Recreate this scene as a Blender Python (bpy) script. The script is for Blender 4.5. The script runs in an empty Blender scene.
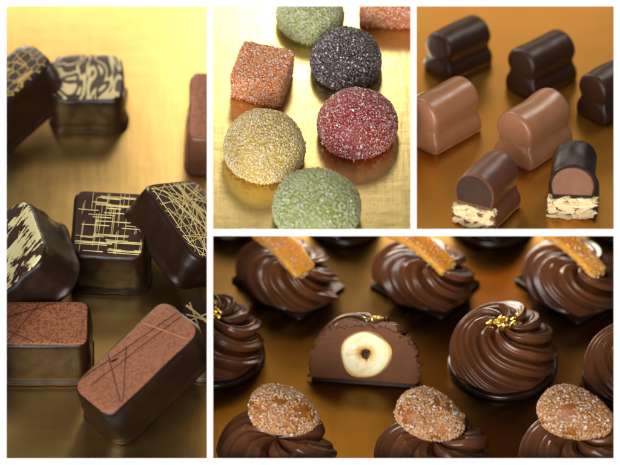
import bpy, bmesh, math, random
import numpy as np
from mathutils import Vector, Matrix, noise, Euler
random.seed(7)
R = math.radians
S = 0.01                       # everything below is written in centimetres
sc = bpy.context.scene
COL = sc.collection
CAMD = 300.0                   # camera distance from the frame, cm
PX0, PY0 = 210.0, 232.5
PPC = 30.0                     # photo pixels per cm at the frame
G = Matrix.Translation((0, 0, 30)) @ Matrix.Rotation(R(-42), 4, 'X')   # camera looks down 42 degrees

# ------------------------------------------------------------------ panels
WIN = {1: (6.5, 6.5, 207, 458.5), 2: (213, 6, 410.5, 229), 3: (416.6, 6, 613.6, 229), 4: (213, 236, 614, 458)}
ELEV = {1: 50, 2: 48, 3: 30, 4: 40}
EXT = {1: (3, 209.9, 461), 2: (210.1, 413.4, 232.4), 3: (413.6, 617, 232.4), 4: (210.1, 617, 461)}   # left, right, bottom edges of the trays
W0 = {1: .3, 2: .3, 3: .3, 4: 2.3}
def uv(px, py): return (px - PX0) / PPC, (PY0 - py) / PPC
def tray(p):
    e = R(ELEV[p]); v0 = uv(0, EXT[p][2])[1]
    return Vector((0, W0[p], v0)), Vector((0, -math.sin(e), math.cos(e)))
def pt(p, px, py, h=0.0):
    o, n = tray(p); o = o + n * h
    u, v = uv(px, py); d = Vector((u, CAMD, v)); c = Vector((0, -CAMD, 0))
    t = (o - c).dot(n) / d.dot(n)
    return c + d * t
def flat(p, px, py, rz=0, h=0.0, tilt=None):
    """matrix of a thing standing on tray p whose base centre is seen at px,py"""
    m = Matrix.Translation(pt(p, px, py, h)) @ Matrix.Rotation(R(ELEV[p]), 4, 'X') @ Matrix.Rotation(R(rz), 4, 'Z')
    if tilt is not None: m = m @ tilt
    return m

# ------------------------------------------------------------------ materials
def mat(name):
    m = bpy.data.materials.new(name); m.use_nodes = True
    nt = m.node_tree; b = nt.nodes['Principled BSDF']
    return m, nt, b
def N(nt, t, **k):
    n = nt.nodes.new(t)
    for a, v in k.items():
        if a.startswith('i_'):
            key = a[2:].replace('_', ' ')
            n.inputs[int(key) if key.isdigit() else key].default_value = v
        else: setattr(n, a, v)
    return n
def L(nt, a, b): nt.links.new(a, b)
def coords(nt, scale=(100, 100, 100), rot=(0, 0, 0)):
    tc = N(nt, 'ShaderNodeTexCoord'); mp = N(nt, 'ShaderNodeMapping')
    mp.inputs['Scale'].default_value = scale; mp.inputs['Rotation'].default_value = rot
    L(nt, tc.outputs['Object'], mp.inputs[0]); return mp.outputs[0]
def ramp(nt, fac, stops, interp='LINEAR'):
    r = N(nt, 'ShaderNodeValToRGB'); cr = r.color_ramp; cr.interpolation = interp
    while len(cr.elements) < len(stops): cr.elements.new(0.5)
    for e, (p, c) in zip(cr.elements, stops): e.position = p; e.color = (*c, 1)
    L(nt, fac, r.inputs[0]); return r.outputs[0]
def noise_tex(nt, vec, scale, detail=4, rough=.55, dist=0):
    n = N(nt, 'ShaderNodeTexNoise'); n.inputs['Scale'].default_value = scale; n.inputs['Detail'].default_value = detail
    n.inputs['Roughness'].default_value = rough; n.inputs['Distortion'].default_value = dist
    L(nt, vec, n.inputs['Vector']); return n.outputs[0]
def bump(nt, b, h, strength, dist=0.0005):
    bp = N(nt, 'ShaderNodeBump'); bp.inputs['Strength'].default_value = strength; bp.inputs['Distance'].default_value = dist
    L(nt, h, bp.inputs['Height']); L(nt, bp.outputs[0], b.inputs['Normal']); return bp

def chocolate(name, c1, c2, rough=.32, bs=.25, spec=.5, coat=.0, sss=0):
    m, nt, b = mat(name); v = coords(nt)
    n1 = noise_tex(nt, v, 1.1, 6, .6, .4)
    L(nt, ramp(nt, n1, [(.3, c1), (.7, c2)]), b.inputs['Base Color'])
    n2 = noise_tex(nt, v, 3.0, 5)
    mr = N(nt, 'ShaderNodeMapRange'); mr.inputs[3].default_value = rough * .75; mr.inputs[4].default_value = rough * 1.35
    L(nt, n2, mr.inputs[0]); L(nt, mr.outputs[0], b.inputs['Roughness'])
    n3 = noise_tex(nt, v, 6, 8, .68)
    bump(nt, b, n3, bs, .0006)
    b.inputs['Specular IOR Level'].default_value = spec
    b.inputs['Coat Weight'].default_value = coat; b.inputs['Coat Roughness'].default_value = .15
    if sss:
        b.inputs['Subsurface Weight'].default_value = sss; b.inputs['Subsurface Scale'].default_value = .0015
        b.inputs['Subsurface Radius'].default_value = (1, .45, .25)
    return m
M = {}
M['dark'] = chocolate('dark_chocolate', (.013, .0048, .002), (.023, .009, .004), .32, .2, .36)
M['darker'] = chocolate('glossy_dark_chocolate', (.014, .005, .003), (.022, .009, .005), .22, .1, .5, .3)
M['back'] = chocolate('satin_dark_chocolate', (.032, .012, .006), (.044, .018, .009), .40, .08, .4)
M['milk'] = chocolate('milk_chocolate', (.39, .165, .080), (.44, .20, .105), .30, .05, .5, 0, .15)
M['milkdark'] = chocolate('brown_milk_chocolate', (.15, .055, .028), (.19, .072, .038), .36, .1)
M['piped'] = chocolate('piped_ganache', (.098, .033, .012), (.145, .050, .019), .25, .12, .5, .12)
M['cake'] = chocolate('ganache_cut', (.13, .05, .021), (.17, .068, .03), .6, .7, .2)
M['ganache_dark'] = chocolate('dark_filling', (.045, .019, .010), (.065, .028, .015), .6, .7, .3)
M['nougat'] = chocolate('nougat_filling', (.21, .088, .046), (.27, .12, .066), .55, .5, .3)

def gold_sheet(name, c1, c2, rough, bst=.14):
    m, nt, b = mat(name); v = coords(nt, (60, 60, 60))
    n1 = noise_tex(nt, v, .8, 5, .6, .3)
    L(nt, ramp(nt, n1, [(.25, c1), (.75, c2)]), b.inputs['Base Color'])
    b.inputs['Metallic'].default_value = 1
    v2 = coords(nt, (500, 60, 60), (0, 0, R(8))); v3 = coords(nt, (60, 420, 60), (0, 0, R(-12)))
    a = noise_tex(nt, v2, 1, 4); c = noise_tex(nt, v3, 1, 4)
    n4 = noise_tex(nt, v, 2.2, 6, .6)
    ad = N(nt, 'ShaderNodeMath', operation='ADD'); L(nt, a, ad.inputs[0]); L(nt, c, ad.inputs[1])
    ad2 = N(nt, 'ShaderNodeMath', operation='ADD'); L(nt, ad.outputs[0], ad2.inputs[0]); L(nt, n4, ad2.inputs[1])
    mr = N(nt, 'ShaderNodeMapRange'); mr.inputs[1].default_value = 1.1; mr.inputs[2].default_value = 1.9
    mr.inputs[3].default_value = rough * (1 - bst); mr.inputs[4].default_value = rough * (1 + bst)
    L(nt, ad2.outputs[0], mr.inputs[0]); L(nt, mr.outputs[0], b.inputs['Roughness'])
    bump(nt, b, ad2.outputs[0], bst, .0003)
    return m
M['gold1'] = gold_sheet('gold_board_pale', (.76, .485, .17), (.82, .55, .21), .33, .10)
M['gold2'] = gold_sheet('gold_board_bright', (.74, .56, .22), (.82, .64, .28), .28)
M['gold3'] = gold_sheet('gold_board_orange', (.50, .225, .028), (.53, .24, .032), .34, .04)  # deeper tint than the bright board also carries its dimmer light
M['gold4'] = gold_sheet('gold_board_dimmed', (.135, .074, .018), (.175, .097, .025), .33, .06)  # same gold, dimmer light put into its base colour

def plain(name, col, rough=.5, metal=0, bs=0, bscale=8):
    m, nt, b = mat(name); v = coords(nt)
    n1 = noise_tex(nt, v, 2.5, 4)
    c2 = tuple(min(1, x * 1.12) for x in col); c1 = tuple(x * .88 for x in col)
    L(nt, ramp(nt, n1, [(.3, c1), (.7, c2)]), b.inputs['Base Color'])
    b.inputs['Roughness'].default_value = rough; b.inputs['Metallic'].default_value = metal
    if bs: bump(nt, b, noise_tex(nt, v, bscale, 4), bs, .0006)
    return m
M['frame'], nt, b = mat('white_frame_board'); b.inputs['Base Color'].default_value = (.93, .93, .93, 1); b.inputs['Roughness'].default_value = .9; b.inputs['Specular IOR Level'].default_value = .1
M['cream'] = plain('cocoa_butter_print', (.86, .72, .34), .5)
M['goldprint'] = plain('yellow_print', (.60, .40, .09), .5)
M['darkline'] = plain('dark_groove', (.025, .009, .006), .6)
M['paleline'] = plain('pale_groove', (.42, .20, .10), .5)
M['wafer'] = plain('wafer_pieces', (.88, .70, .40), .7, 0, .8, 14)
M['leaf'] = plain('gold_leaf', (.95, .70, .18), .28, 1)

def printed(name, base, ink, kind):
    m, nt, b = mat(name); v = coords(nt)
    if kind == 'cobble':
        vo = N(nt, 'ShaderNodeTexVoronoi'); vo.feature = 'DISTANCE_TO_EDGE'; vo.inputs['Randomness'].default_value = .6
        mp = N(nt, 'ShaderNodeMapping'); mp.inputs['Scale'].default_value = (2.7, 3.7, .001); L(nt, v, mp.inputs[0])
        L(nt, mp.outputs[0], vo.inputs['Vector']); vo.inputs['Scale'].default_value = 1
        col = ramp(nt, vo.outputs['Distance'], [(0, ink), (.03, ink), (.06, base), (1, base)])
    elif kind == 'marble':
        mp = N(nt, 'ShaderNodeMapping'); mp.inputs['Scale'].default_value = (1, 1, .001); mp.inputs['Rotation'].default_value = (0, 0, R(28)); L(nt, v, mp.inputs[0])
        mp.inputs['Scale'].default_value = (1.25, .55, .001)
        n = noise_tex(nt, mp.outputs[0], .8, 1.2, .5, 1.6)
        mu = N(nt, 'ShaderNodeMath', operation='MULTIPLY'); L(nt, n, mu.inputs[0]); mu.inputs[1].default_value = 46
        sn = N(nt, 'ShaderNodeMath', operation='SINE'); L(nt, mu.outputs[0], sn.inputs[0])
        mr = N(nt, 'ShaderNodeMapRange'); mr.inputs[1].default_value = -1; mr.inputs[2].default_value = 1; L(nt, sn.outputs[0], mr.inputs[0])
        col = ramp(nt, mr.outputs[0], [(0, base), (.58, base), (.75, ink), (1, ink)])
    elif kind == 'brush':
        mp = N(nt, 'ShaderNodeMapping'); mp.inputs['Rotation'].default_value = (0, 0, R(-20)); mp.inputs['Scale'].default_value = (1, 1, .001); L(nt, v, mp.inputs[0])
        mp2 = N(nt, 'ShaderNodeMapping'); mp2.inputs['Scale'].default_value = (1.0, 5.0, 1); L(nt, mp.outputs[0], mp2.inputs[0])
        n = noise_tex(nt, mp2.outputs[0], 1.1, 5, .6, .8)
        n2 = noise_tex(nt, mp.outputs[0], 1.2, 3, .5)
        ad = N(nt, 'ShaderNodeMath', operation='ADD'); L(nt, n, ad.inputs[0]); L(nt, n2, ad.inputs[1])
        col = ramp(nt, ad.outputs[0], [(0, base), (.485, base), (.5, ink), (1, ink)]) if False else None
        mr = N(nt, 'ShaderNodeMapRange'); mr.inputs[1].default_value = .6; mr.inputs[2].default_value = 1.4; L(nt, ad.outputs[0], mr.inputs[0])
        col = ramp(nt, mr.outputs[0], [(0, base), (.47, base), (.50, ink), (1, ink)])
    elif kind == 'granular':
        n = noise_tex(nt, v, 15, 2, .7)
        col = ramp(nt, n, [(.36, base), (.56, ink)])
        L(nt, col, b.inputs['Base Color']); b.inputs['Roughness'].default_value = .5
        bump(nt, b, n, .8, .0006)
        return m
    L(nt, col, b.inputs['Base Color']); b.inputs['Roughness'].default_value = .42
    return m
DK = (.030, .012, .007); CR = (.72, .60, .30)
M['p_cobble'] = printed('cobble_print', DK, (.50, .33, .09), 'cobble')
M['p_marble'] = printed('marbled_print', (.045, .022, .014), (.66, .54, .27), 'marble')
M['p_brush'] = printed('brushed_print', (.055, .022, .014), (.85, .78, .42), 'brush')
M['p_copper'] = printed('copper_speckle', (.13, .035, .014), (.42, .145, .062), 'granular')
M['p_copper_soft'] = printed('copper_speckle_soft', (.20, .065, .030), (.36, .13, .062), 'granular')
M['p_plain'] = chocolate('print_ground', (.035, .012, .006), (.050, .018, .010), .6, .2, .2)

def jelly(name, col, sugar, trans=.3, ct=.22, white=.80):
    m, nt, b = mat(name); v = coords(nt)
    n1 = noise_tex(nt, v, 2, 4)
    L(nt, ramp(nt, n1, [(.3, tuple(c * .8 for c in col)), (.7, col)]), b.inputs['Base Color'])
    b.inputs['Roughness'].default_value = .35
    b.inputs['Subsurface Weight'].default_value = .7; b.inputs['Subsurface Scale'].default_value = .009
    b.inputs['Subsurface Radius'].default_value = (1, .8, .6)
    b.inputs['Transmission Weight'].default_value = trans
    bump(nt, b, noise_tex(nt, v, 9, 4), .6, .0008)
    s, nt, b = mat(name + '_sugar')
    oi = N(nt, 'ShaderNodeNewGeometry')
    L(nt, ramp(nt, oi.outputs['Random Per Island'], [(0, tuple(c * .85 for c in sugar)), (.62, sugar), (white, tuple(min(1, c * .6 + .36) for c in sugar)), (1, (.97, .96, .93))]), b.inputs['Base Color'])
    b.inputs['Roughness'].default_value = .12; b.inputs['Transmission Weight'].default_value = ct; b.inputs['IOR'].default_value = 1.5
    return m, s
J = {
 'yellow': jelly('yellow_jelly', (.95, .60, .06), (.97, .78, .34)),
 'red': jelly('red_jelly', (.52, .02, .014), (.54, .135, .125)),
 'green': jelly('green_jelly', (.42, .52, .07), (.66, .70, .33)),
 'black': jelly('black_jelly', (.03, .010, .012), (.115, .08, .09), .3, .22, .9),
 'orange': jelly('orange_jelly', (.95, .20, .02), (.93, .40, .16)),
 'peel': jelly('candied_peel', (.98, .38, .03), (.96, .58, .24), 0, .3),
 'almond': jelly('caramel_almond', (.40, .12, .012), (.76, .37, .12), .1, .3),
}
# hazelnut cut face
mh, nt, b = mat('hazelnut_cut'); v = coords(nt)
n = noise_tex(nt, v, 2.2, 6, .6, 1.0)
L(nt, ramp(nt, n, [(.3, (.86, .66, .30)), (.5, (.95, .84, .52)), (.7, (.97, .92, .70))]), b.inputs['Base Color'])
vm = N(nt, 'ShaderNodeVectorMath', operation='SUBTRACT'); vm.inputs[1].default_value = (.01, -.1, 1.17); L(nt, v, vm.inputs[0])
vl = N(nt, 'ShaderNodeVectorMath', operation='LENGTH'); L(nt, vm.outputs[0], vl.inputs[0])
wob = N(nt, 'ShaderNodeMath', operation='MULTIPLY_ADD'); L(nt, n, wob.inputs[0]); wob.inputs[1].default_value = .35; L(nt, vl.outputs['Value'], wob.inputs[2])
rad = ramp(nt, wob.outputs[0], [(.30, (.42, .20, .07)), (.46, (.95, .72, .36)), (.6, (1, 1, 1)), (.93, (1, 1, 1)), (1, (.86, .66, .36))])
mx_ = N(nt, 'ShaderNodeMix', data_type='RGBA', blend_type='MULTIPLY'); mx_.inputs[0].default_value = 1
L(nt, b.inputs['Base Color'].links[0].from_socket, mx_.inputs[6]); L(nt, rad, mx_.inputs[7]); L(nt, mx_.outputs[2], b.inputs['Base Color'])
b.inputs['Roughness'].default_value = .4; b.inputs['Subsurface Weight'].default_value = .2; b.inputs['Subsurface Scale'].default_value = .002
bump(nt, b, n, .5, .0008); M['hazel'] = mh
M['skin'] = plain('nut_skin', (.30, .13, .045), .6)
M['kernel'] = plain('nut_core', (.05, .018, .006), .6, 0, .5)

# ------------------------------------------------------------------ building helpers
ALL = []          # (root, panel, matrix) for the final clip
def link(o): COL.objects.link(o); return o
def mesh_obj(name, verts, faces, material, parent=None, smooth=True, mats=None, fm=None):
    me = bpy.data.meshes.new(name)
    me.from_pydata([tuple(S * c for c in v) for v in verts], [], faces)
    for m in (mats or [material]): me.materials.append(m)
    if fm is not None: me.polygons.foreach_set('material_index', fm)
    me.polygons.foreach_set('use_smooth', [smooth] * len(me.polygons))
    me.update()
    o = link(bpy.data.objects.new(name, me)); o.parent = parent
    return o
def world(mx):
    g = G @ mx; g = g.copy(); g.translation = g.translation * S
    return g
def thing(name, label, cat, mx, panel, group=None):
    o = link(bpy.data.objects.new(name, None)); o.empty_display_size = .01
    o.matrix_world = world(mx); o['label'] = label; o['category'] = cat
    if group: o['group'] = group
    ALL.append((o, panel)); return o

def rrect(L_, W_, r, n=12, bulge=0.0):
    pts = []
    for cx, cy, a0 in ((L_/2 - r, W_/2 - r, 0), (-L_/2 + r, W_/2 - r, 90), (-L_/2 + r, -W_/2 + r, 180), (L_/2 - r, -W_/2 + r, 270)):
        for k in range(n):
            a = R(a0 + 90 * k / (n - 1)); pts.append((cx + r * math.cos(a), cy + r * math.sin(a)))
    # resample evenly so the flat sides carry vertices too
    P = [Vector(p) for p in pts]; P.append(P[0]); ln = [0]
    for a, b_ in zip(P, P[1:]): ln.append(ln[-1] + (b_ - a).length)
    out = []; K = 96; j = 0
    for k in range(K):
        s = ln[-1] * k / K
        while ln[j + 1] < s: j += 1
        t = (s - ln[j]) / max(1e-9, ln[j + 1] - ln[j]); q = P[j].lerp(P[j + 1], t)
        f = 1 + bulge * (1 - (2 * min(abs(q.x) / L_, .5)) ** 2) * (1 if abs(q.y) > W_ * .3 else 0)
        out.append((q.x, q.y * f))
    return out
def rings_mesh(rings, cap_bottom=True, cap_top=True):
    n = len(rings[0]); v = [p for r in rings for p in r]; f = []
    for j in range(len(rings) - 1):
        for i in range(n):
            a = j * n + i; b_ = j * n + (i + 1) % n
            f.append((a, b_, b_ + n, a + n))
    if cap_bottom: f.append(tuple(reversed(range(n))))
    if cap_top: f.append(tuple(range((len(rings) - 1) * n, len(rings) * n)))
    return v, f
def nz(p, s, seed): return noise.noise(Vector(p) * s + Vector((seed * 7.3, seed * 3.1, seed)))
def inset(outline, d):
    n = len(outline); out = []
    for i in range(n):
        a = Vector(outline[i - 1]); c = Vector(outline[(i + 1) % n]); t = (c - a).normalized()
        out.append((outline[i][0] - t.y * d, outline[i][1] + t.x * d))
    return out
def bar_choc(root, L_, W_, T, r, shell, top, seed=1, rough=.04, wave=0.0):
    """dipped praline: shell with a foot and soft rim, and a printed top plate"""
    o0 = rrect(L_, W_, r); rings = []
    prof = [(0, .03), (.03, .10), (.10, .12), (.17, .07), (.26, .03)] + [(.26 + (T - .42) * k / 10, .03 - .03 * k / 10 + .03 * math.sin(math.pi * k / 10)) for k in range(1, 11)] \
        + [(T - .10, -.015), (T - .05, -.045), (T - .015, -.085), (T, -.13)]
    for z, off in prof:
        ring = []
        for (x, y) in inset(o0, -off):
            d = nz((x, y, z * .7), .9, seed) * rough * 1.6 + nz((x, y, z), 2.5, seed + 5) * rough * .8
            if z < .02 or z > T - .005: d *= .3
            q = Vector((x, y)); qn = q.normalized()
            zz = z + (nz((x, y, 0), .9, seed + 9) * wave if z > T * .5 else 0)
            ring.append((x + qn.x * d, y + qn.y * d, max(0, zz)))
        rings.append(ring)
    v, f = rings_mesh(rings)
    mesh_obj('shell', v, f, shell, root)
    # printed plate: sits 0.2 mm proud of the shell
    o1 = inset(o0, .085); rr = []
    for z, off in ((T - .03, 0), (T + .015, 0), (T + .03, .03)):
        rr.append([(x, y, z + nz((x, y, 0), .9, seed + 9) * wave) for x, y in inset(o1, off)])
    for s in (.8, .6, .4, .2, .02):
        rr.append([(x * s, y * s, T + .03 + nz((x * s, y * s, 0), .9, seed + 9) * wave) for x, y in inset(o1, .03)])
    v, f = rings_mesh(rr)
    plate = mesh_obj('printed_top', v, f, top, root)
    return inset(o1, .06), plate, (T + .03, wave, seed)
def clip_seg(p, q, poly):
    t0, t1 = 0.0, 1.0; d = (q[0] - p[0], q[1] - p[1]); n = len(poly)
    for i in range(0, n, 3):
        a = poly[i]; b_ = poly[(i + 3) % n]; ex, ey = b_[0] - a[0], b_[1] - a[1]
        den = ex * d[1] - ey * d[0]; num = ex * (p[1] - a[1]) - ey * (p[0] - a[0])
        if abs(den) < 1e-12:
            if num < 0: return None
            continue
        t = -num / den
        if den > 0: t0 = max(t0, t)
        else: t1 = min(t1, t)
    if t0 >= t1: return None
    return (p[0] + d[0] * t0, p[1] + d[1] * t0), (p[0] + d[0] * t1, p[1] + d[1] * t1)
def lines(root, info, segs, name, material, hgt=.012):
    """segs: (p, q, width); thin raised strips of cocoa butter clipped to the top plate"""
    poly, plate, (z0, wave, seed) = info; v = []; f = []
    for i, (p, q, w) in enumerate(segs):
        c = clip_seg(p, q, poly)
        if not c: continue
        a, b_ = Vector(c[0]), Vector(c[1]); d = b_ - a
        if d.length < .05: continue
        t = d.normalized(); nn = Vector((-t.y, t.x)); K = max(2, int(d.length / .15)); st = len(v)
        for k in range(K + 1):
            s = a + d * k / K; ww = w * (.75 + .35 * noise.noise(Vector((s.x * 4, s.y * 4, i))))
            wob = noise.noise(Vector((s.x * 1.5, i * 3.3, s.y * 1.5))) * .012
            z = z0 + nz((s.x, s.y, 0), .9, seed + 9) * wave
            for sg, dz in ((-1, -.01), (-.6, hgt + i * .0002), (.6, hgt + i * .0002), (1, -.01)):
                pp = s + nn * (sg * ww / 2 + wob); v.append((pp.x, pp.y, z + dz))
        for k in range(K):
            for m_ in range(3):
                a_ = st + k * 4 + m_; f.append((a_, a_ + 4, a_ + 5, a_ + 1))
            
        f.append((st, st + 1, st + 2, st + 3)); e = st + K * 4; f.append((e + 3, e + 2, e + 1, e))
    return mesh_obj(name, v, f, material, plate, smooth=False)

# crystals strewn over a triangulated surface
CUBE = np.array([(x, y, z) for x in (-.5, .5) for y in (-.5, .5) for z in (-.5, .5)])
CF = [(0, 1, 3, 2), (4, 6, 7, 5), (0, 4, 5, 1), (2, 3, 7, 6), (0, 2, 6, 4), (1, 5, 7, 3)]
def crystals(name, base, parent, material, n, size, seed=0, zmin=-1e9, clump=0):
    if name == 'sugar_coating' and zmin < -100 and base.data.name.startswith('jelly'): zmin = .14
    rng = np.random.default_rng(seed); me = base.data; me.calc_loop_triangles()
    co = np.empty(len(me.vertices) * 3); me.vertices.foreach_get('co', co); co = co.reshape(-1, 3) / S
    tr = np.empty(len(me.loop_triangles) * 3, dtype=np.int32); me.loop_triangles.foreach_get('vertices', tr); tr = tr.reshape(-1, 3)
    a, b_, c = co[tr[:, 0]], co[tr[:, 1]], co[tr[:, 2]]
    nr = np.cross(b_ - a, c - a); ar = np.linalg.norm(nr, axis=1); ar[(a[:, 2] + b_[:, 2] + c[:, 2]) / 3 < zmin] *= .25
    idx = rng.choice(len(tr), n, p=ar / ar.sum()); r1 = np.sqrt(rng.random(n))[:, None]; r2 = rng.random(n)[:, None]
    p = (1 - r1) * a[idx] + r1 * (1 - r2) * b_[idx] + r1 * r2 * c[idx]
    if clump:
        keep = np.array([noise.noise(Vector(q_) * 1.9 + Vector((seed * 1.37, 0, seed))) + .5 * noise.noise(Vector(q_) * 5) > rng.normal() * .18 - clump for q_ in p]); p = p[keep]; idx = idx[keep]; n = len(p)
    nn = nr[idx] / np.maximum(ar[idx], 1e-9)[:, None]
    q = rng.normal(size=(n, 4)); q /= np.linalg.norm(q, axis=1)[:, None]; w, x, y, z = q.T
    RM = np.stack([1 - 2*(y*y+z*z), 2*(x*y-z*w), 2*(x*z+y*w), 2*(x*y+z*w), 1 - 2*(x*x+z*z), 2*(y*z-x*w), 2*(x*z-y*w), 2*(y*z+x*w), 1 - 2*(x*x+y*y)], 1).reshape(n, 3, 3)
    sz = size * np.exp(rng.normal(size=(n, 1)) * .35) * np.ones((1, 3)) * (1 + .5 * rng.random((n, 3)))
    loc = CUBE[None] * sz[:, None, :]
    v = np.einsum('nij,nkj->nki', RM, loc) + (p + nn * size * .2)[:, None, :]
    v = v.reshape(-1, 3) * S
    f = (np.array(CF)[None] + 8 * np.arange(n)[:, None, None]).reshape(-1, 4)
    m = bpy.data.meshes.new(name); m.vertices.add(len(v)); m.vertices.foreach_set('co', v.ravel())
    m.loops.add(f.size); m.loops.foreach_set('vertex_index', f.ravel().astype(np.int32))
    m.polygons.add(len(f)); m.polygons.foreach_set('loop_start', np.arange(0, f.size, 4, dtype=np.int32)); m.polygons.foreach_set('loop_total', np.full(len(f), 4, dtype=np.int32))
    m.materials.append(material); m.update(); m.validate()
    o = link(bpy.data.objects.new(name, m)); o.parent = parent; return o

# ------------------------------------------------------------------ gold trays and frame
def gold_tray(p, top_ext, material, label):
    l, r, bt = EXT[p]; o, n = tray(p); e = R(ELEV[p]); yv = Vector((0, math.cos(e), math.sin(e)))
    length = top_ext
    NX, NY = 24, 40; grid = []
    for j in range(NY + 1):
        base = o + yv * length * j / NY
        k = 1 + base.y / CAMD
        row = []
        for i in range(NX + 1):
            px = l + (r - l) * i / NX
            row.append(Vector((uv(px, 0)[0] * k, base.y, base.z)))
        grid.append(row)
    v = [q for row in grid for q in row]; nt_ = len(v)
    v += [q - n * .05 for q in v]
    f = []
    for j in range(NY):
        for i in range(NX):
            a = j * (NX + 1) + i
            f.append((a, a + 1, a + NX + 2, a + NX + 1)); f.append((a + nt_, a + NX + 1 + nt_, a + NX + 2 + nt_, a + 1 + nt_))
    edge = [i for i in range(NX)] + [j * (NX + 1) + NX for j in range(NY)] + [NY * (NX + 1) + i for i in range(NX, 0, -1)] + [j * (NX + 1) for j in range(NY, 0, -1)]
    for a, b_ in zip(edge, edge[1:] + edge[:1]): f.append((b_, a, a + nt_, b_ + nt_))
    ob = mesh_obj('gold_board', v, f, material, None, smooth=False)
    ob.matrix_world = world(Matrix.Identity(4)); ob['kind'] = 'structure'; ob['label'] = label
gold_tray(1, 22.5, M['gold1'], 'pale gold board under the printed bars')
gold_tray(2, 13.5, M['gold2'], 'bright gold board under the sugared jellies')
gold_tray(3, 19.0, M['gold3'], 'orange gold board under the arched pralines')
gold_tray(4, 15.0, M['gold4'], 'gold board with dimmed colour under the piped truffles')

def build_frame():
    xs = sorted({-28.0, 648.0, 6.5, 207, 213, 410.5, 416.6, 613.8}); ys = sorted({-30.0, 495.0, 6.3, 229, 236, 458.3})
    def inside(x, y):
        for (a, b_, c, d) in WIN.values():
            if a - .5 < x < c + .5 and b_ - .5 < y < d + .5: return True
        return False
    cell = [[not inside((xs[i] + xs[i+1]) / 2, (ys[j] + ys[j+1]) / 2) for i in range(len(xs) - 1)] for j in range(len(ys) - 1)]
    bm = bmesh.new(); vs = {}
    def vert(i, j):
        if (i, j) not in vs:
            u, w = uv(xs[i], ys[j]); vs[i, j] = bm.verts.new((u * S, 0, w * S))
        return vs[i, j]
    for j in range(len(ys) - 1):
        for i in range(len(xs) - 1):
            if cell[j][i]: bm.faces.new((vert(i, j), vert(i, j + 1), vert(i + 1, j + 1), vert(i + 1, j)))
    ex = bmesh.ops.extrude_face_region(bm, geom=bm.faces[:])
    for g in ex['geom']:
        if isinstance(g, bmesh.types.BMVert): g.co.y += .16 * S
    bmesh.ops.recalc_face_normals(bm, faces=bm.faces)
    me = bpy.data.meshes.new('display_frame'); bm.to_mesh(me); me.materials.append(M['frame'])
    o = link(bpy.data.objects.new('display_frame', me)); o.matrix_world = world(Matrix.Translation((0, -.05, 0)))
    o['label'] = 'flat white frame with four windows dividing the sweets into four displays'; o['category'] = 'frame'
build_frame()

# ------------------------------------------------------------------ panel 1: printed bars
def solved(Mrows, L_, W_, T, sx, sy, px, py, panel=1, gap=0.0):
    """pose of a leaning bar: rotation solved from its edges, one top corner seen at px,py, lowest corner on the board"""
    Rm = Matrix(Mrows); Rm = Matrix((Vector(Rm.col[0]).normalized(), Vector(Rm.col[1]).normalized(), Vector(Rm.col[2]).normalized())).transposed().to_4x4()
    o, n = tray(panel); u, v = uv(px, py); d = Vector((u, CAMD, v)).normalized(); c = Vector((0, -CAMD, 0))
    corner = Rm @ Vector((sx * L_/2, sy * W_/2, T))
    def low(t):
        pos = c + d * t - corner
        return min((pos + Rm @ Vector((a * L_/2 * .96, b_ * W_/2 * .96, k)) - o).dot(n) for a in (-1, 1) for b_ in (-1, 1) for k in (0.03, T * .97))
    lo, hi = 250.0, 350.0        # nearer = higher above the board
    for _ in range(60):
        m_ = (lo + hi) / 2
        if low(m_) > gap: lo = m_
        else: hi = m_
    return Matrix.Translation(c + d * lo - corner) @ Rm
k_ = 1 / PPC
GB = 'printed chocolate bars on the pale gold board'
# A cobble print
t = thing('chocolate_bar', 'dark leaning chocolate bar with a gold cobblestone print, at the top left', 'chocolate',
          solved([[0.731, -0.6104, -0.305], [0.2157, 0.6308, -0.7453], [0.6474, 0.4791, 0.5928]], 105*k_, 50*k_, 59*k_, 1, -1, 55, 61), 1, GB)
bar_choc(t, 105*k_, 50*k_, 59*k_, .55, M['dark'], M['p_cobble'], 1)
# B marbled
t = thing('chocolate_bar', 'dark square chocolate with cream marbled swirls, behind the crosshatched one', 'chocolate', flat(1, 88, 109, 1), 1, GB)
bar_choc(t, 76*k_, 64*k_, 50*k_, .45, M['dark'], M['p_marble'], 2, .05)
# C right edge copper
t = thing('chocolate_bar', 'brown copper topped chocolate cut off by the right edge, beside the marbled one', 'chocolate', flat(1, 216, 140, -2), 1, GB)
bar_choc(t, 56*k_, 92*k_, 54*k_, .3, M['milkdark'], M['p_copper_soft'], 3)
# D brushed
t = thing('chocolate_bar', 'dark leaning chocolate with bold pale yellow brush strokes, at the left edge', 'chocolate',
          solved([[0.7341, -0.2357, -0.6369], [-0.2578, 0.7709, -0.5824], [0.6283, 0.5917, 0.5051]], 84*k_, 105*k_, 52*k_, 1, -1, 50, 254), 1, GB)
bar_choc(t, 84*k_, 105*k_, 52*k_, .75, M['dark'], M['p_brush'], 4, .05)
# E crosshatch
t = thing('chocolate_bar', 'dark chocolate with a gold crosshatch of short straight lines, in the middle', 'chocolate', flat(1, 111, 259, -4), 1, GB)
inf = bar_choc(t, 77*k_, 88*k_, 55*k_, .32, M['dark'], M['p_plain'], 5, .05)
rg = random.Random(3); sg = []
for i in range(72):
    h = i % 2 == 0; a = rg.uniform(-1.4, 1.4); b0 = rg.uniform(-1.5, 1.0); ln = rg.uniform(.4, 1.4)
    for off in ([0, .05] if rg.random() < .3 else [0]):
        sh = rg.uniform(-.1, .1)
        if h: sg.append(((b0 + sh, a + off + .02), (b0 + ln + sh, a + off), .026))
        else: sg.append(((a + off, b0 + sh), (a + off + .02, b0 + ln + sh), .026))
lines(t, inf, sg, 'crosshatch_print', M['cream'])
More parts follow.
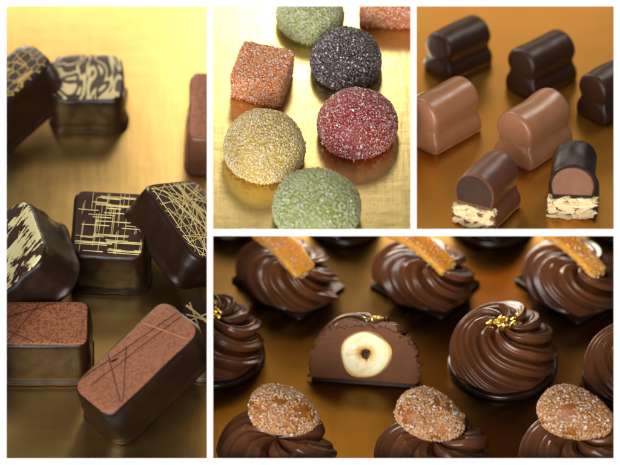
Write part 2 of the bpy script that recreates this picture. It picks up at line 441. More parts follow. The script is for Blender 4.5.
# F scribble
t = thing('chocolate_bar', 'dark chocolate with a tangle of thin pale gold lines, leaning at the right edge', 'chocolate',
          solved([[0.525, 0.6889, 0.4998], [-0.4213, 0.7206, -0.5507], [-0.7395, 0.0785, 0.6686]], 106*k_, 80*k_, 42*k_, -1, -1, 142, 184), 1, GB)
inf = bar_choc(t, 106*k_, 80*k_, 42*k_, .5, M['dark'], M['p_plain'], 6)
sg = []
for i in range(52):
    a = rg.uniform(0, math.pi); x, y = rg.uniform(-1.7, 1.7), rg.uniform(-1.2, 1.2); d = (math.cos(a) * 2.2, math.sin(a) * 2.2)
    sg.append(((x - d[0], y - d[1]), (x + d[0], y + d[1]), rg.choice([.018, .022, .034])))
lines(t, inf, sg, 'tangled_line_print', M['cream'])
# G copper left
t = thing('chocolate_bar', 'dark chocolate with a grainy copper top lying at the lower left edge', 'chocolate', flat(1, 32, 361, 0), 1, GB)
inf = bar_choc(t, 118*k_, 60*k_, 60*k_, .35, M['dark'], M['p_copper'], 7, .03)
lines(t, inf, [((-.9, -1), (.35, .95), .035), ((-2, -.2), (1.5, 1.1), .035), ((-1.9, .3), (.2, -.9), .03)], 'dark_line_print', M['darkline'])
# H copper leaning
t = thing('chocolate_bar', 'long copper brown chocolate with crossing dark lines, leaning at the lower right', 'chocolate',
          solved([[0.7076, -0.6745, -0.2104], [0.2132, 0.4877, -0.8466], [0.6736, 0.5542, 0.4889]], 134*k_, 60*k_, 58*k_, -1, -1, 109, 421), 1, GB)
inf = bar_choc(t, 134*k_, 60*k_, 58*k_, .5, M['dark'], M['p_copper_soft'], 8, .03, .05)
lines(t, inf, [((-1.9, .9), (2.3, .15), .05), ((-1.7, .45), (2.3, -.05), .045), ((-1.5, -.9), (.1, .6), .05), ((-1.5, -.8), (-.5, .9), .05)], 'dark_line_print', M['darkline'])
lines(t, inf, [((.95, 1.2), (1.75, -1.2), .07)], 'pale_line_print', M['paleline'], .02)
# I behind H
t = thing('chocolate_bar', 'dark chocolate with broad pale yellow stripes, mostly hidden at the right edge', 'chocolate', flat(1, 219, 353, 8), 1, GB)
inf = bar_choc(t, 72*k_, 66*k_, 50*k_, .45, M['dark'], M['p_plain'], 9)
lines(t, inf, [((-1.2, .5), (1.2, -.7), .13), ((-1.2, 1.1), (.5, -1.2), .16), ((-1.1, .1), (1.2, .9), .11), ((-.9, 1.2), (-.6, -1.1), .09)], 'striped_print', M['cream'], .02)

# ------------------------------------------------------------------ panel 2: sugared jellies
def dome(root, name, R_, H_, material, seed, base_r=.82):
    nu, nv = 96, 28; rings = []
    prof = [(0, base_r)] + [(H_ * (.5 - .5 * math.cos(math.pi * 0)) , base_r)]
    rings = []
    for j in range(nv + 1):
        t_ = j / nv
        if t_ < .3:
            s = t_ / .3; a = -math.pi / 2 * (1 - s); r = R_ * (base_r + (1 - base_r) * math.cos(a)); z = H_ * .28 * (1 + math.sin(a))
        else:
            s = (t_ - .3) / .7; a = s * math.pi / 2 * .985; r = R_ * math.cos(a) ** .92; z = H_ * (.28 + .72 * math.sin(a))
        ring = []
        for i in range(nu):
            th = 2 * math.pi * i / nu; x, y = r * math.cos(th), r * math.sin(th)
            d = 1 + .045 * nz((x, y, z), .8, seed) + .012 * nz((x, y, z), 4, seed)
            ring.append((x * d, y * d, max(0, z * (1 + .03 * nz((x, y, 1), .9, seed + 2)))))
        rings.append(ring)
    v, f = rings_mesh(rings); return mesh_obj(name, v, f, material, root)
def jelly_dome(px, py, rpx, hpx, col, seed, label, n=9500):
    t = thing('sugared_jelly', label, 'jelly sweet', flat(2, px, py + 2, seed * 40), 2, 'sugared jelly sweets on the bright gold board')
    b_ = dome(t, 'jelly', rpx * k_, hpx * k_ * 1.1, J[col][0], seed)
    crystals('sugar_coating', b_, t, J[col][1], n, .023, seed)
jelly_dome(264, 155, 41, 44, 'yellow', 11, 'round yellow jelly dome crusted with sugar')
jelly_dome(357, 132, 40, 43, 'red', 12, 'round dark red jelly dome crusted with sugar')
jelly_dome(346, 66, 36, 38, 'black', 13, 'round blackcurrant coloured jelly dome, the darkest of the sweets')
jelly_dome(316, 216, 44, 44, 'green', 14, 'green sugared jelly dome in front, cut off by the lower edge')
jelly_dome(310, 21, 34, 34, 'green', 15, 'green sugared jelly dome at the back, cut off by the upper edge')
def jelly_cube(mx, a, b_, c, col, seed, label, n):
    t = thing('sugared_jelly', label, 'jelly sweet', mx, 2, 'sugared jelly sweets on the bright gold board')
    bm = bmesh.new(); bmesh.ops.create_cube(bm, size=1); bmesh.ops.subdivide_edges(bm, edges=bm.edges[:], cuts=9, use_grid_fill=True)
    vv = []
    for v in bm.verts:
        q = Vector((v.co.x * a, v.co.y * b_, v.co.z * c)); e = .10
        inner = Vector((max(-a/2 + e, min(a/2 - e, q.x)), max(-b_/2 + e, min(b_/2 - e, q.y)), max(-c/2 + e, min(c/2 - e, q.z))))
        d = q - inner
        if d.length > 1e-6: q = inner + d.normalized() * e
        q *= 1 + .05 * nz(q, .9, seed)
        v.co = Vector((q.x * S, q.y * S, (q.z + c / 2) * S))
    me = bpy.data.meshes.new('jelly'); bm.to_mesh(me); me.materials.append(J[col][0]); me.polygons.foreach_set('use_smooth', [True] * len(me.polygons))
    o = link(bpy.data.objects.new('jelly', me)); o.parent = t
    crystals('sugar_coating', o, t, J[col][1], n, .023, seed)
jelly_cube(flat(2, 262, 86, -17), 53*k_, 52*k_, 34*k_, 'orange', 21, 'square orange jelly block crusted with sugar, at the upper left', 9500)
jelly_cube(flat(2, 398, 14, -4), 76*k_, 44*k_, 34*k_, 'orange', 22, 'orange red jelly block crusted with sugar, cut off at the upper right', 9000)

# ------------------------------------------------------------------ panel 3: arched pralines
def arch_outline(W_, H_, K=72):
    """cross-section in (x, z): bulging foot, waist, round upper lobe"""
    pts = []
    for k in range(K + 1):
        a = math.pi * k / K          # 0 right foot .. pi left foot, measured as path parameter
        s = k / K
        side = 1 if s < .5 else -1; q = s if s < .5 else 1 - s; q *= 2     # 0 foot .. 1 crown
        if q < .5:
            z = q / .5 * .44; x = .5 * (.84 + .16 * math.sin(math.pi * min(1, z / .40 + .18)) ** .8 - .01 * max(0, z - .36) / .08) if z < .328 else .5 * (.83 - .04 * math.sin(math.pi * (z - .328) / .224))
        else:
            b_ = (q - .5) / .5 * math.pi; zz = (1 - math.cos(b_)) / 2; z = .44 + .56 * zz
            x = .5 * (.79 + .10 * math.sin(min(1, zz / .55) * math.pi / 2 * 1.0)) * max(0, 1 - max(0, (zz - .25) / .75) ** 2.4) ** .5
        pts.append((side * x * W_, z * H_))
    return pts
def arch_body(root, W_, H_, Ln, material, seed, cut=False, name='shell'):
    """axis along local x; end at +-Ln/2; cut end at -x is open and flat"""
    out = arch_outline(W_, H_); rings = []
    cz = H_ * .42; e = .16
    stations = []
    for k in range(7): a = math.pi / 2 * k / 6; stations.append((-Ln / 2 + e * (1 - math.sin(a)), -e * (1 - math.cos(a))))
    stations = [(-Ln/2, 0.0)] if cut else stations
    if not cut: stations = [(-Ln/2 + e * (1 - math.cos(math.pi/2 * k / 6)), -e * (1 - math.sin(math.pi/2 * k / 6))) for k in range(7)]
    for k in range(1, 16): stations.append((-Ln/2 + (0 if cut else e) + (Ln - (1 if cut else 2) * e) * k / 16, 0))
    stations += [(Ln/2 - e * (1 - math.cos(math.pi/2 * k / 6)), -e * (1 - math.sin(math.pi/2 * k / 6))) for k in range(6, -1, -1)]
    hw = W_ / 2
    for x, off in stations:
        ring = []; sx = 1 + off / hw; sz = 1 + off / H_
        for (y, z) in out:
            yy, zz = y * sx, z * sz
            d = nz((x, yy, zz), 1.1, seed) * .035
            zr = z / H_; pin = 1 - (.0 if cut else .07 * math.exp(-((zr - .46) / .11) ** 2)) - (0 if cut else .05 * max(0, zr - .5))
            ring.append((x * pin, yy * (1 + d), max(0, zz * (1 + d))))
        rings.append(ring)
    def cap(ring, sg):
        cc = Vector((sum(p[0] for p in ring) / len(ring), 0, H_ * .45)); xe = sg * max(sg * p[0] for p in ring); res = []
        for q in (.85, .65, .45, .25, .04):
            res.append([(p[0] + (xe + sg * .012 - p[0]) * (1 - q) ** .5, cc.y + (p[1] - cc.y) * q, cc.z + (p[2] - cc.z) * q) for p in ring])
        return res
    if not cut: rings = cap(rings[0], -1)[::-1] + rings
    rings = rings + cap(rings[-1], 1)
    n = len(out); v = [p for r in rings for p in r]; f = []
    for j in range(len(rings) - 1):
        for i in range(n):
            a = j * n + i; b_ = j * n + (i + 1) % n; f.append((a, b_, b_ + n, a + n))
    f.append(tuple(reversed(range(n)))); f.append(tuple(range((len(rings)-1) * n, len(rings) * n)))
    o = mesh_obj(name, v, f, material, root)
    bm = bmesh.new(); bm.from_mesh(o.data); bmesh.ops.recalc_face_normals(bm, faces=bm.faces)
    for fc in bm.faces:
        if len(fc.verts) > 4: fc.smooth = False
    bm.to_mesh(o.data); bm.free()
    return out
G3 = 'arched two lobed pralines on the orange gold board'
def arch(px, py, rz, W_, H_, Ln, material, seed, label):
    t = thing('arched_praline', label, 'praline', flat(3, px, py, rz), 3, G3)
    arch_body(t, W_, H_, Ln, material, seed)
arch(458, 66, 43, 1.42, 1.6, 2.1, M['back'], 31, 'dark arched praline farthest left in the back row')
arch(541, 83, 45, 1.48, 1.7, 2.2, M['back'], 32, 'dark arched praline in the back row behind the milk ones')
arch(612, 108, 45, 1.48, 1.7, 2.2, M['back'], 33, 'dark arched praline cut off by the right edge')
arch(442, 136, 48, 1.62, 1.85, 2.4, M['milk'], 34, 'milk chocolate arched praline cut off by the left edge')
arch(533, 151, 52, 1.68, 1.93, 2.4, M['milk'], 35, 'whole milk chocolate arched praline in the centre')
def slab_along(root, name, poly, x0, x1, material, seed, rough=.02):
    """polygon in (y,z) extruded from x0 (front) to x1, the front face subdivided and roughened"""
    n = len(poly); cy = sum(p[0] for p in poly) / n; cz = sum(p[1] for p in poly) / n
    rings = [[(x1, y, z) for y, z in poly], [(x0 + .02, y, z) for y, z in poly]]
    for s in (.97, .85, .7, .55, .4, .25, .1):
        rings.append([(x0 + nz((y * s, z * s, 0), 3.0, seed) * rough, cy + (y - cy) * s, cz + (z - cz) * s) for y, z in poly])
    v, f = rings_mesh(rings); o = mesh_obj(name, v, f, material, root)
    bm = bmesh.new(); bm.from_mesh(o.data); bmesh.ops.recalc_face_normals(bm, faces=bm.faces); bm.to_mesh(o.data); bm.free(); return o
def cut_arch(px, py, rz, W_, H_, Ln, shell, fill, seed, label):
    t = thing('cut_praline', label, 'praline', flat(3, px, py, rz), 3, G3)
    arch_body(t, W_, H_, Ln, shell, seed, cut=True)
    out = arch_outline(W_, H_); x = -Ln / 2
    up = [(y * .93, min(z * .97, 9)) for y, z in out if z > H_ * .47]
    up = [(y, H_ * .45) for y in np.linspace(up[-1][0] , up[0][0], 8)] + up
    slab_along(t, 'filling', up, x - .03, x + .3, fill, seed, .03)
    # crumbly wafer: a stack of broken flakes
    rg = random.Random(seed); bm = bmesh.new()
    for layer in range(5):
        z = .07 + layer * (H_ * .43 - .08) / 5; y = -W_ * .44
        while y < W_ * .40:
            w = rg.uniform(.2, .7); w = min(w, W_ * .47 - y); h = rg.uniform(.13, .19)
            res = bmesh.ops.create_icosphere(bm, subdivisions=3, radius=1); q = Euler((rg.uniform(-.35, .35), rg.uniform(-.2, .2), rg.uniform(-.3, .3))).to_matrix(); dx = rg.uniform(-.04, .07); sd = rg.uniform(0, 50)
            for vv in res['verts']:
                c = vv.co.copy(); c = Vector([math.copysign(abs(k) ** .55, k) for k in c]); c *= 1 + .45 * noise.noise(c * 2.0 + Vector((sd, 0, 0))) + .22 * noise.noise(c * 6 + Vector((sd, 0, 0)))
                p = q @ Vector((c.x * .16, c.y * w * .56, c.z * h * .55)) + Vector((x + .07 + dx, y + w / 2, z + rg.uniform(-.002, .002))); p.z = max(.01, p.z); vv.co = p * S
            y += w
    me = bpy.data.meshes.new('wafer'); bm.to_mesh(me); me.materials.append(M['wafer']); o = link(bpy.data.objects.new('wafer', me)); o.parent = t
cut_arch(487, 214, 62, 1.62, 2.0, 2.0, M['milkdark'], M['ganache_dark'], 41, 'cut milk chocolate praline showing dark filling over wafer')
cut_arch(573, 204, 86, 1.72, 2.0, 1.9, M['dark'], M['nougat'], 42, 'cut dark chocolate praline showing nougat over pale wafer')

# ------------------------------------------------------------------ panel 4: piped truffles
def swirl(R_, H_, nr, twist, amp, seed, top_dip=0.0, nu=540, nv=130, pw=.8, ecc=1.0):
    rg = random.Random(seed); ra = [rg.uniform(.75, 1.25) for _ in range(nr)]; rp = [rg.uniform(-.25, .25) for _ in range(nr)]
    rings = []
    for j in range(nv + 1):
        t_ = j / nv; a = t_ * math.pi / 2 * .995
        r0 = R_ * math.cos(a) ** pw * (1 + .06 * math.sin(t_ * 3)); z0 = H_ * math.sin(a) ** .9
        z0 -= top_dip * max(0, 1 - (r0 / (R_ * .55)) ** 2)
        env = min(1, (t_ / .06)) ** .6 * (1 - .0 * t_) * min(1, r0 / (R_ * .22))
        ring = []
        nrm = Vector((math.cos(a) / R_, math.sin(a) / H_)).normalized()
        for i in range(nu):
            th = 2 * math.pi * i / nu
            ph = nr * (th + twist * (t_ ** .85) + .10 * nz((math.cos(th) * 1.2, math.sin(th) * 1.2, t_ * 2.5), 1.0, seed)) / (2 * math.pi)
            k = int(math.floor(ph)) % nr; x = ph - math.floor(ph); x = min(1, max(0, x))
            xx = x ** .55
            rid = math.sin(math.pi * xx) ** .75
            sub = .10 * math.sin(x * math.pi * 6 + seed) * math.sin(math.pi * x)
            d = amp * ra[k] * env * (rid - .62 + sub) + .03 * nz((r0 * math.cos(th), r0 * math.sin(th), z0), 1.2, seed + 3)
            rr = r0 + nrm.x * d; z = z0 + nrm.y * d * .9
            ring.append((rr * math.cos(th) * ecc, rr * math.sin(th), max(0, z)))
        rings.append(ring)
    return rings
def disk(root, R_, h, material, name='base', seed=0, z=0.0, ecc=1.0):
    rings = []
    for zz, off in ((0, -.06), (.03, -.02), (h * .5, 0), (h - .04, -.02), (h, -.08)):
        rings.append([((R_ + off) * math.cos(a) * (1 + .01 * math.sin(3 * a + seed)) * ecc, (R_ + off) * math.sin(a), z + zz) for a in [2 * math.pi * i / 96 for i in range(96)]])
    rings.append([(x * .5, y * .5, zz) for x, y, zz in rings[-1]])
    v, f = rings_mesh(rings); return mesh_obj(name, v, f, material, root)
def gold_flakes(root, x, y, z, seed, n=75, spread=.42, name='gold_leaf'):
    rg = random.Random(seed); v = []; f = []
    for i in range(n):
        c = Vector((x + rg.gauss(0, spread * .6), y + rg.gauss(0, spread * .35), z + abs(rg.gauss(0, .035)))); q = Euler((rg.uniform(-.9, .9), rg.uniform(-.9, .9), rg.uniform(0, 6))).to_matrix()
        st = len(v); w = rg.uniform(.05, .13); K = 6; m = [c + q @ Vector((0, 0, .02))]
        for k in range(K):
            a = 2 * math.pi * k / K; r = w * rg.uniform(.5, 1.2); m.append(c + q @ Vector((r * math.cos(a), r * math.sin(a), rg.uniform(-.04, .05))))
        v += m
        for k in range(K): f.append((st, st + 1 + k, st + 1 + (k + 1) % K))
        # underside
        v += [p - q @ Vector((0, 0, .008)) for p in m]; s2 = st + K + 1
        for k in range(K):
            f.append((s2, s2 + 1 + (k + 1) % K, s2 + 1 + k)); f.append((st + 1 + k, s2 + 1 + k, s2 + 1 + (k + 1) % K, st + 1 + (k + 1) % K))
    return mesh_obj(name, v, f, M['leaf'], root, smooth=False)
def leaf_truffle(px, py, rz, Rp, Hp, seed, label, leaf=True):
    t = thing('swirled_truffle', label, 'truffle', flat(4, px, py, rz), 4, 'round swirled truffles with gold leaf')
    disk(t, Rp * k_ * 1.03, .24, M['darker'], 'chocolate_base', seed)
    rings = swirl(Rp * k_ * .92, Hp * k_, 8, 2.9, .38, seed, .16)
    v, f = rings_mesh([[(x, y, z + .22) for x, y, z in r] for r in rings]); o = mesh_obj('piped_swirl', v, f, M['piped'], t)
    if leaf:
        Ri = Matrix.Rotation(R(-rz), 3, 'Z') @ Vector((-.1, -.05, 0))
        gold_flakes(t, Ri.x, Ri.y, Hp * k_ + .17, seed)
leaf_truffle(503, 366, 20, 55, 54, 51, 'whole round swirled truffle topped with gold leaf, between the cut one and the edge')
leaf_truffle(213, 356, 60, 52, 52, 52, 'round swirled truffle on a dark base, cut off by the left edge')
leaf_truffle(633, 380, 100, 50, 50, 53, 'round swirled truffle cut off by the right edge')

# cut truffle with hazelnut
def cut_truffle():
    tilt = Matrix.Rotation(R(-16), 4, 'X')
    base = flat(4, 364, 384, -6, 0.0) @ tilt
    t = thing('cut_truffle', 'truffle cut in half showing a whole hazelnut inside brown ganache', 'truffle', base, 4)
    Rr, Hh = 54 * k_, 66 * k_
    rings = swirl(Rr, Hh, 8, 2.2, .26, 61, .05)
    v, f = rings_mesh([[(x, y, z + .14) for x, y, z in r] for r in rings]); o = mesh_obj('piped_swirl', v, f, M['piped'], t)
    cut_local(o, (0, 0, 0), (0, -1, 0))
    d = disk(t, Rr * 1.0, .16, M['dark'], 'chocolate_base', 3); cut_local(d, (0, -.02 * S, 0), (0, -1, 0))
    # ganache face with a torn rim
    out = []; sm = []
    K = 150
    for i in range(K + 1):
        a = math.pi * i / K
        r = 1 + .03 * nz((a * 7, 0, 0), 1, 3) + .09 * nz((a * 16, 2, 0), 1, 3) + .06 * nz((a * 45, 2, 0), 1, 3)
        sm.append((Rr * 1.02 * math.copysign(abs(math.cos(a)) ** .8, math.cos(a)), .15 + Hh * .90 * math.sin(a) ** .58))
        out.append((Rr * 1.04 * math.copysign(abs(math.cos(a)) ** .8, math.cos(a)) * r, .15 + Hh * .91 * math.sin(a) ** .58 * r))
    tail = [(-Rr * .95 + Rr * 1.9 * i / 30, .145) for i in range(1, 30)]; out += tail; sm += tail
    cx, cz = 0, Hh * .45; rg2 = []
    rg2.append([(x, .04, z) for x, z in out]); rg2.append([(x, -.05 - .03 * nz((x, z, 0), 6, 2), z) for x, z in out])
    for s in (.96, .9, .8, .65, .5, .35, .2, .05):
        rg2.append([(cx + (x - cx) * s, -.055 - .018 * nz((x * s, z * s, 0), 2.5, 4) - .012 * nz((x * s, z * s, 0), 9, 4), cz + (z - cz) * s) for x, z in sm])
    v, f = rings_mesh(rg2); o = mesh_obj('ganache_face', v, f, M['cake'], t); fixn(o)
    # hazelnut half
    hx, hz, hr = .02, .14 + 30 * k_, 25.5 * k_; rings = []
    for y, s in ((-.02, 1), (-.10, 1), (-.125, .96), (-.135, .85), (-.13, .7), (-.12, .5), (-.10, .35), (-.06, .2), (-.02, .06)):
        ring = []
        for i in range(72):
            a = 2 * math.pi * i / 72; r = hr * s * (1 + .045 * math.sin(3 * a + 1) + .03 * math.sin(5 * a) + .03 * math.sin(2 * a))
            crack = .035 * math.exp(-((a - 4.9) / .09) ** 2) + .03 * math.exp(-((a - .9) / .1) ** 2) + .02 * math.exp(-((a - 3.3) / .1) ** 2)
            ring.append((hx + r * math.cos(a), y - .02 * nz((r * math.cos(a), r * math.sin(a), 0), 3, 1) + crack * (1 if .1 < s < .9 else 0), hz + r * math.sin(a)))
        rings.append(ring)
    v, f = rings_mesh(rings); nut = mesh_obj('hazelnut', v, f, M['hazel'], t); fixn(nut)
    sk = [[(hx + hr * q * math.cos(a) * (1 + .035 * math.sin(3 * a + 1)), y, hz + hr * q * math.sin(a) * (1 + .03 * math.sin(2 * a))) for a in [2 * math.pi * i / 72 for i in range(72)]] for y, q in ((-.02, 1.05), (-.075, 1.045), (-.085, 1.0), (-.05, .9))]
    v, f = rings_mesh(sk); o = mesh_obj('skin', v, f, M['skin'], nut); fixn(o)
    rings = []
    for y, s in ((-.05, 1), (-.145, 1), (-.15, .8), (-.11, .5), (-.07, .1)):
        rings.append([(hx - .01 + .12 * s * math.cos(a) * (1 + .3 * math.sin(2 * a + .6) + .15 * math.sin(5 * a)), y, hz + .05 + .17 * s * math.sin(a) * (1 + .2 * math.sin(3 * a))) for a in [2 * math.pi * i / 40 for i in range(40)]])
    v, f = rings_mesh(rings); o = mesh_obj('hollow_core', v, f, M['kernel'], nut); fixn(o)
    gold_flakes(t, .25, .40, Hh * .93 + .2, 62, 60, .24)
def fixn(o):
    bm = bmesh.new(); bm.from_mesh(o.data); bmesh.ops.recalc_face_normals(bm, faces=bm.faces); bm.to_mesh(o.data); bm.free()
def cut_local(o, co, no):
    """remove what lies on the +no side (mesh coordinates) and close the cut"""
    bm = bmesh.new(); bm.from_mesh(o.data)
    g = bm.verts[:] + bm.edges[:] + bm.faces[:]
    res = bmesh.ops.bisect_plane(bm, geom=g, dist=1e-7, plane_co=co, plane_no=no, clear_outer=True)
    ed = [e for e in res['geom_cut'] if isinstance(e, bmesh.types.BMEdge)]
    if ed and len(ed) < 4000:
        try:
            ff = bmesh.ops.holes_fill(bm, edges=ed, sides=0)
            for fc in ff['faces']: fc.smooth = False
        except Exception: pass
    bm.to_mesh(o.data); bm.free()
cut_truffle()

# almond nests
def almond_nest(px, py, rz, ax, ay, arz, seed, label, atilt=8, alen=72, awid=52):
    t = thing('almond_truffle', label, 'truffle', flat(4, px, py, rz), 4, 'piped truffles under sugared almonds')
    Rr, Hh = 56 * k_, 44 * k_
    rings = swirl(Rr, Hh, 7, 1.6 + .3 * (seed - 72), .40, seed, .30)
    v, f = rings_mesh([[(x, y, z + .1) for x, y, z in r] for r in rings]); mesh_obj('piped_swirl', v, f, M['piped'], t)
    disk(t, Rr * 1.0, .16, M['darker'], 'chocolate_base', seed)
    # the sugared almond resting on top is a thing of its own
    h = Hh + .42
    mx = Matrix.Translation(pt(4, ax, ay, h)) @ Matrix.Rotation(R(40), 4, 'X') @ Matrix.Rotation(R(arz), 4, 'Z') @ Matrix.Rotation(R(atilt), 4, 'Y')
    a_ = thing('sugared_almond', {71: 'sugar crusted caramel almond on the leftmost front truffle', 72: 'sugar crusted caramel almond on the middle front truffle', 73: 'sugar crusted caramel almond on the rightmost front truffle'}[seed], 'almond', mx, 4, 'sugared almonds on the front truffles')
    nu, nv = 72, 40; rings = []; Ln, Wd = alen * k_ / 2, awid * k_ / 2
    for j in range(nv + 1):
        p_ = math.pi * (.004 + .992 * j / nv); x = -Ln * math.cos(p_); r = Wd * math.sin(p_) ** .92 * (1 + .20 * math.cos(p_))
        ring = []
        for i in range(nu):
            th = 2 * math.pi * i / nu; y, z = r * math.cos(th), r * math.sin(th) * .86
            d = 1 + .09 * nz((x, y, z), 1.3, seed) + .04 * nz((x, y, z), 4, seed)
            ring.append((x * (1 + .03 * nz((y, z, x), 2, seed)), y * d, z * d))
        rings.append(ring)
    v, f = rings_mesh(rings); o = mesh_obj('kernel', v, f, J['almond'][0], a_); fixn(o)
    crystals('sugar_coating', o, a_, J['almond'][1], 8500, .026, seed, -50, .20)
almond_nest(277, 466, 0, 284, 411, -18, 71, 'piped truffle with an almond on it, leftmost of the front row')
almond_nest(434, 468, 140, 431, 416, -28, 72, 'piped truffle with an almond on it, middle of the front row')
almond_nest(578, 466, 260, 576, 414, -20, 73, 'piped truffle with an almond on it, rightmost of the front row', 8, 78, 54)

# elongated rosettes with candied peel
def rosette(px, py, rz, Ln, Rr, seed, label, peel, sx=1.0):
    t = thing('piped_rosette', label, 'truffle', flat(4, px, py, rz), 4, 'long piped rosettes in the back row')
    lean = Vector((math.sin(R(-rz)), -math.cos(R(-rz)))) * .34
    # the swirl's eye sits towards +x, the coils trail away towards -x
    rings = []
    for r_ in swirl(1.0, Rr * 1.38, 7, 1.9 + .25 * (seed - 82), .36, seed, .12, 480, 140, .72):
        n_ = len(r_); mr = sum(math.hypot(x, y) for x, y, z in r_) / n_; off = (1 - min(1, mr)) * Ln * .12
        rings.append([(x * Ln * .52 + off + lean.x * max(0, z), y * Rr * 1.05 + lean.y * max(0, z), z + .1) for x, y, z in r_])
    v, f = rings_mesh(rings); o = mesh_obj('piped_swirl', v, f, M['piped'], t); fixn(o)
    # square thin chocolate plate
    o2 = rrect(Ln * .98, Rr * 1.9, .12); rr = [[(x, y, z) for x, y in inset(o2, -d)] for z, d in ((0, -.03), (.04, 0), (.09, 0), (.12, -.03))]
    v, f = rings_mesh(rr); mesh_obj('chocolate_base', v, f, M['dark'], t)
    # candied orange peel strip lying over it: a thing of its own
    (p1, p2, w, lab) = peel
    h = Rr * 1.45 + .15
    A = pt(4, *p1, h + .25); B = pt(4, *p2, h - .15); d = B - A; ln = d.length; xax = d.normalized(); nn = tray(4)[1]; yax = nn.cross(xax).normalized(); zax = xax.cross(yax)
    mx = Matrix.Translation((A + B) / 2) @ Matrix((xax, yax, zax)).transposed().to_4x4()
    pl = thing('candied_peel', lab, 'orange peel', mx, 4, 'candied orange peel strips on the back row')
    o3 = rrect(ln, w, .16); rr = []
    for z, off in ((-.14, .06), (-.1, .0), (.08, .0), (.13, .04), (.15, .10)):
        rr.append([(x, y * (1 + .12 * nz((x, 0, 0), 1.2, seed)) , z + .42 * math.cos(x / ln * 2.4) - .25 + .03 * nz((x, y, z), 2.5, seed)) for x, y in inset(o3, off)])
    for q_ in (.8, .6, .4, .2, .03):
        rr.append([(x * q_, y * q_ * (1 + .12 * nz((x * q_, 0, 0), 1.2, seed)), .15 + .42 * math.cos(x * q_ / ln * 2.4) - .25 + .05 * nz((x * q_, y * q_, .15), 2.5, seed)) for x, y in inset(o3, .10)])
    v, f = rings_mesh(rr); po = mesh_obj('peel', v, f, J['peel'][0], pl)
    crystals('sugar_coating', po, pl, J['peel'][1], 500, .026, seed)
rosette(288, 285, -42, 98 * k_, 38 * k_, 81, 'long piped rosette leftmost in the back row, under orange peel', ((262, 228), (306, 272), .95, 'amber candied peel strip on the leftmost rosette'))
rosette(425, 286, -35, 94 * k_, 38 * k_, 82, 'long piped rosette in the middle of the back row, under orange peel', ((390, 226), (450, 268), .78, 'orange candied peel strip on the middle rosette'))
rosette(572, 288, -48, 98 * k_, 40 * k_, 83, 'long piped rosette rightmost in the back row, under orange peel', ((548, 228), (600, 273), .68, 'orange candied peel strip on the rightmost rosette'))
# dark discs just entering at the top
for i, (px, py, rp, lab) in enumerate([(232, 222, 34, 'dark truffle base cut off at the top left corner'), (345, 224, 40, 'dark truffle base at the top edge left of the middle peel'), (492, 222, 46, 'dark truffle base at the top edge between two rosettes'), (618, 224, 36, 'dark truffle base cut off at the top right corner')]):
    t = thing('dark_truffle', lab, 'truffle', flat(4, px, py, i * 50), 4, 'dark truffles beyond the back row')
    disk(t, rp * k_, .3, M['darker'], 'chocolate_base', i)
    v, f = rings_mesh([[(x, y, z + .28) for x, y, z in r] for r in swirl(rp * k_ * .9, 1.3, 10, 2, .18, 90 + i, 0, 300, 70)]); mesh_obj('piped_swirl', v, f, M['darker'], t)

# ------------------------------------------------------------------ trim what meets the frame's bars flush with the board edges
bpy.context.view_layer.update()
def trim():
    Gi = world(Matrix.Identity(4)).inverted()
    for root, p in ALL:
        obs = []
        def walk(o):
            for c in o.children:
                obs.append(c); walk(c)
        walk(root)
        for o in obs:
            l, r, bt = EXT[p]
            if o.type != 'MESH': continue
            W = Gi @ o.matrix_world; co = np.empty(len(o.data.vertices) * 3); o.data.vertices.foreach_get('co', co); co = co.reshape(-1, 3)
            Wn = np.array(W); q = (co @ Wn[:3, :3].T + Wn[:3, 3]) / S
            kk = 1 + q[:, 1] / CAMD; px = q[:, 0] / kk * PPC + PX0; py = PY0 - q[:, 2] / kk * PPC
            poke = q[:, 1].min() < .15
            if poke:
                l, bt, r = WIN[p][0] - .2, WIN[p][3] + .2, WIN[p][2] + .2
            planes = []
            cam = Vector((0, -CAMD, 0))
            if px.min() < l and (p != 1 or poke): planes.append((Vector((uv(l, 0)[0], 0, 0)), Vector((uv(l, 0)[0], CAMD, 0)).cross(Vector((0, 0, 1))), -1))
            if px.max() > r and (p in (1, 2) or poke): planes.append((Vector((uv(r, 0)[0], 0, 0)), Vector((uv(r, 0)[0], CAMD, 0)).cross(Vector((0, 0, 1))), 1))
            if py.max() > bt and (p in (2, 3) or poke): planes.append((Vector((0, 0, uv(0, bt)[1])), Vector((0, CAMD, uv(0, bt)[1])).cross(Vector((1, 0, 0))), 1))
            for (a, b_, sgn) in planes:
                co_w = W.inverted() @ (a * S); no = (W.to_3x3().inverted() @ (b_ * sgn)).normalized()
                # orient the normal so that it points out of the window
                if 'sugar' in o.name:
                    bm = bmesh.new(); bm.from_mesh(o.data)
                    dl = [v for v in bm.verts if (v.co - co_w).dot(no) > 0]; bmesh.ops.delete(bm, geom=dl, context='VERTS'); bm.to_mesh(o.data); bm.free()
                else: cut_local(o, co_w, no)
    # drop parts that were trimmed away entirely
    for o in list(COL.objects):
        if o.type == 'MESH' and len(o.data.polygons) == 0: bpy.data.objects.remove(o)
trim()

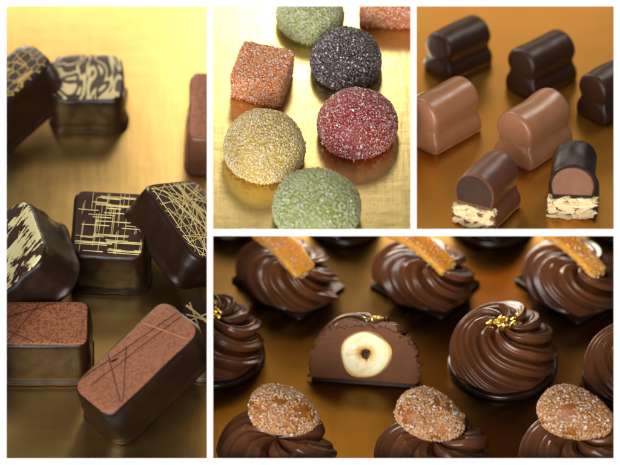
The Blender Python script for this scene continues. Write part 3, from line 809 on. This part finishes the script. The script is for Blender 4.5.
# ------------------------------------------------------------------ lamps (cm, camera space)
def lamp(name, pos, target, sx, sy, power, col=(1, 1, 1), spread=180):
    l = bpy.data.lights.new(name, 'AREA'); l.shape = 'RECTANGLE'; l.size = sx * S; l.size_y = sy * S; l.energy = power; l.color = col; l.spread = R(spread)
    o = link(bpy.data.objects.new(name, l)); d = Vector(target) - Vector(pos)
    o.matrix_world = world(Matrix.Translation(pos) @ d.to_track_quat('-Z', 'Z').to_matrix().to_4x4())
lamp('front_fill', (-55, -170, -72), (0, 0, 0), 150, 150, 64.0, (1, .99, .97))  # added front fill that keeps the frame white
lamp('softbox_left', (-4, 15, 33), (-4, 11, 6), 13, 9, .185, (1, .90, .70))
lamp('softbox_middle', (2.9, 6, 30), (2.9, 4, 3), 7, 11, .075, (1, .93, .76))
lamp('softbox_right', (11, 30, 32), (10.5, 10, 5), 13, 6, .07, (1, .86, .62))
lamp('key_back_left', (-14, 20, 28), (-2, 6, 2), 6, 6, .6, (1, .93, .80))
lamp('key_back_middle', (4, 5, 34), (6, 4, 3), 5, 5, .07, (1, .95, .86))
lamp('side_lamp', (19, 6, 21), (4, 4, 3), 5, 5, .10, (1, .94, .84))  # added fill that brightens the jellies from the right
lamp('under_tray_fill', (6.5, 13.2, 5.8), (6.5, 5, -4), 13, 1.8, .15, (1, .88, .70))  # added fill, hidden below the upper boards, lights the truffles
w = bpy.data.worlds.new('World'); sc.world = w; w.use_nodes = True
w.node_tree.nodes['Background'].inputs[0].default_value = (.9, .8, .68, 1); w.node_tree.nodes['Background'].inputs[1].default_value = .10

# ------------------------------------------------------------------ camera
cd = bpy.data.cameras.new('camera'); cam = link(bpy.data.objects.new('camera', cd))
cam.matrix_world = world(Matrix.Translation((0, -CAMD, 0)) @ Matrix.Rotation(R(90), 4, 'X'))
cd.sensor_width = 36; cd.lens = 36 * CAMD / (620 / PPC)
cd.shift_x = (310 - PX0) / 620; cd.shift_y = -(232.5 - PY0) / 620
cd.clip_start = .1; cd.clip_end = 100
cd.dof.use_dof = True; cd.dof.focus_distance = (CAMD + 2.9) * S; cd.dof.aperture_fstop = cd.lens / 62.0
sc.camera = cam
sc.view_settings.view_transform = 'Standard'; sc.view_settings.look = 'None'; sc.view_settings.exposure = 0
sc.render.engine = 'CYCLES'
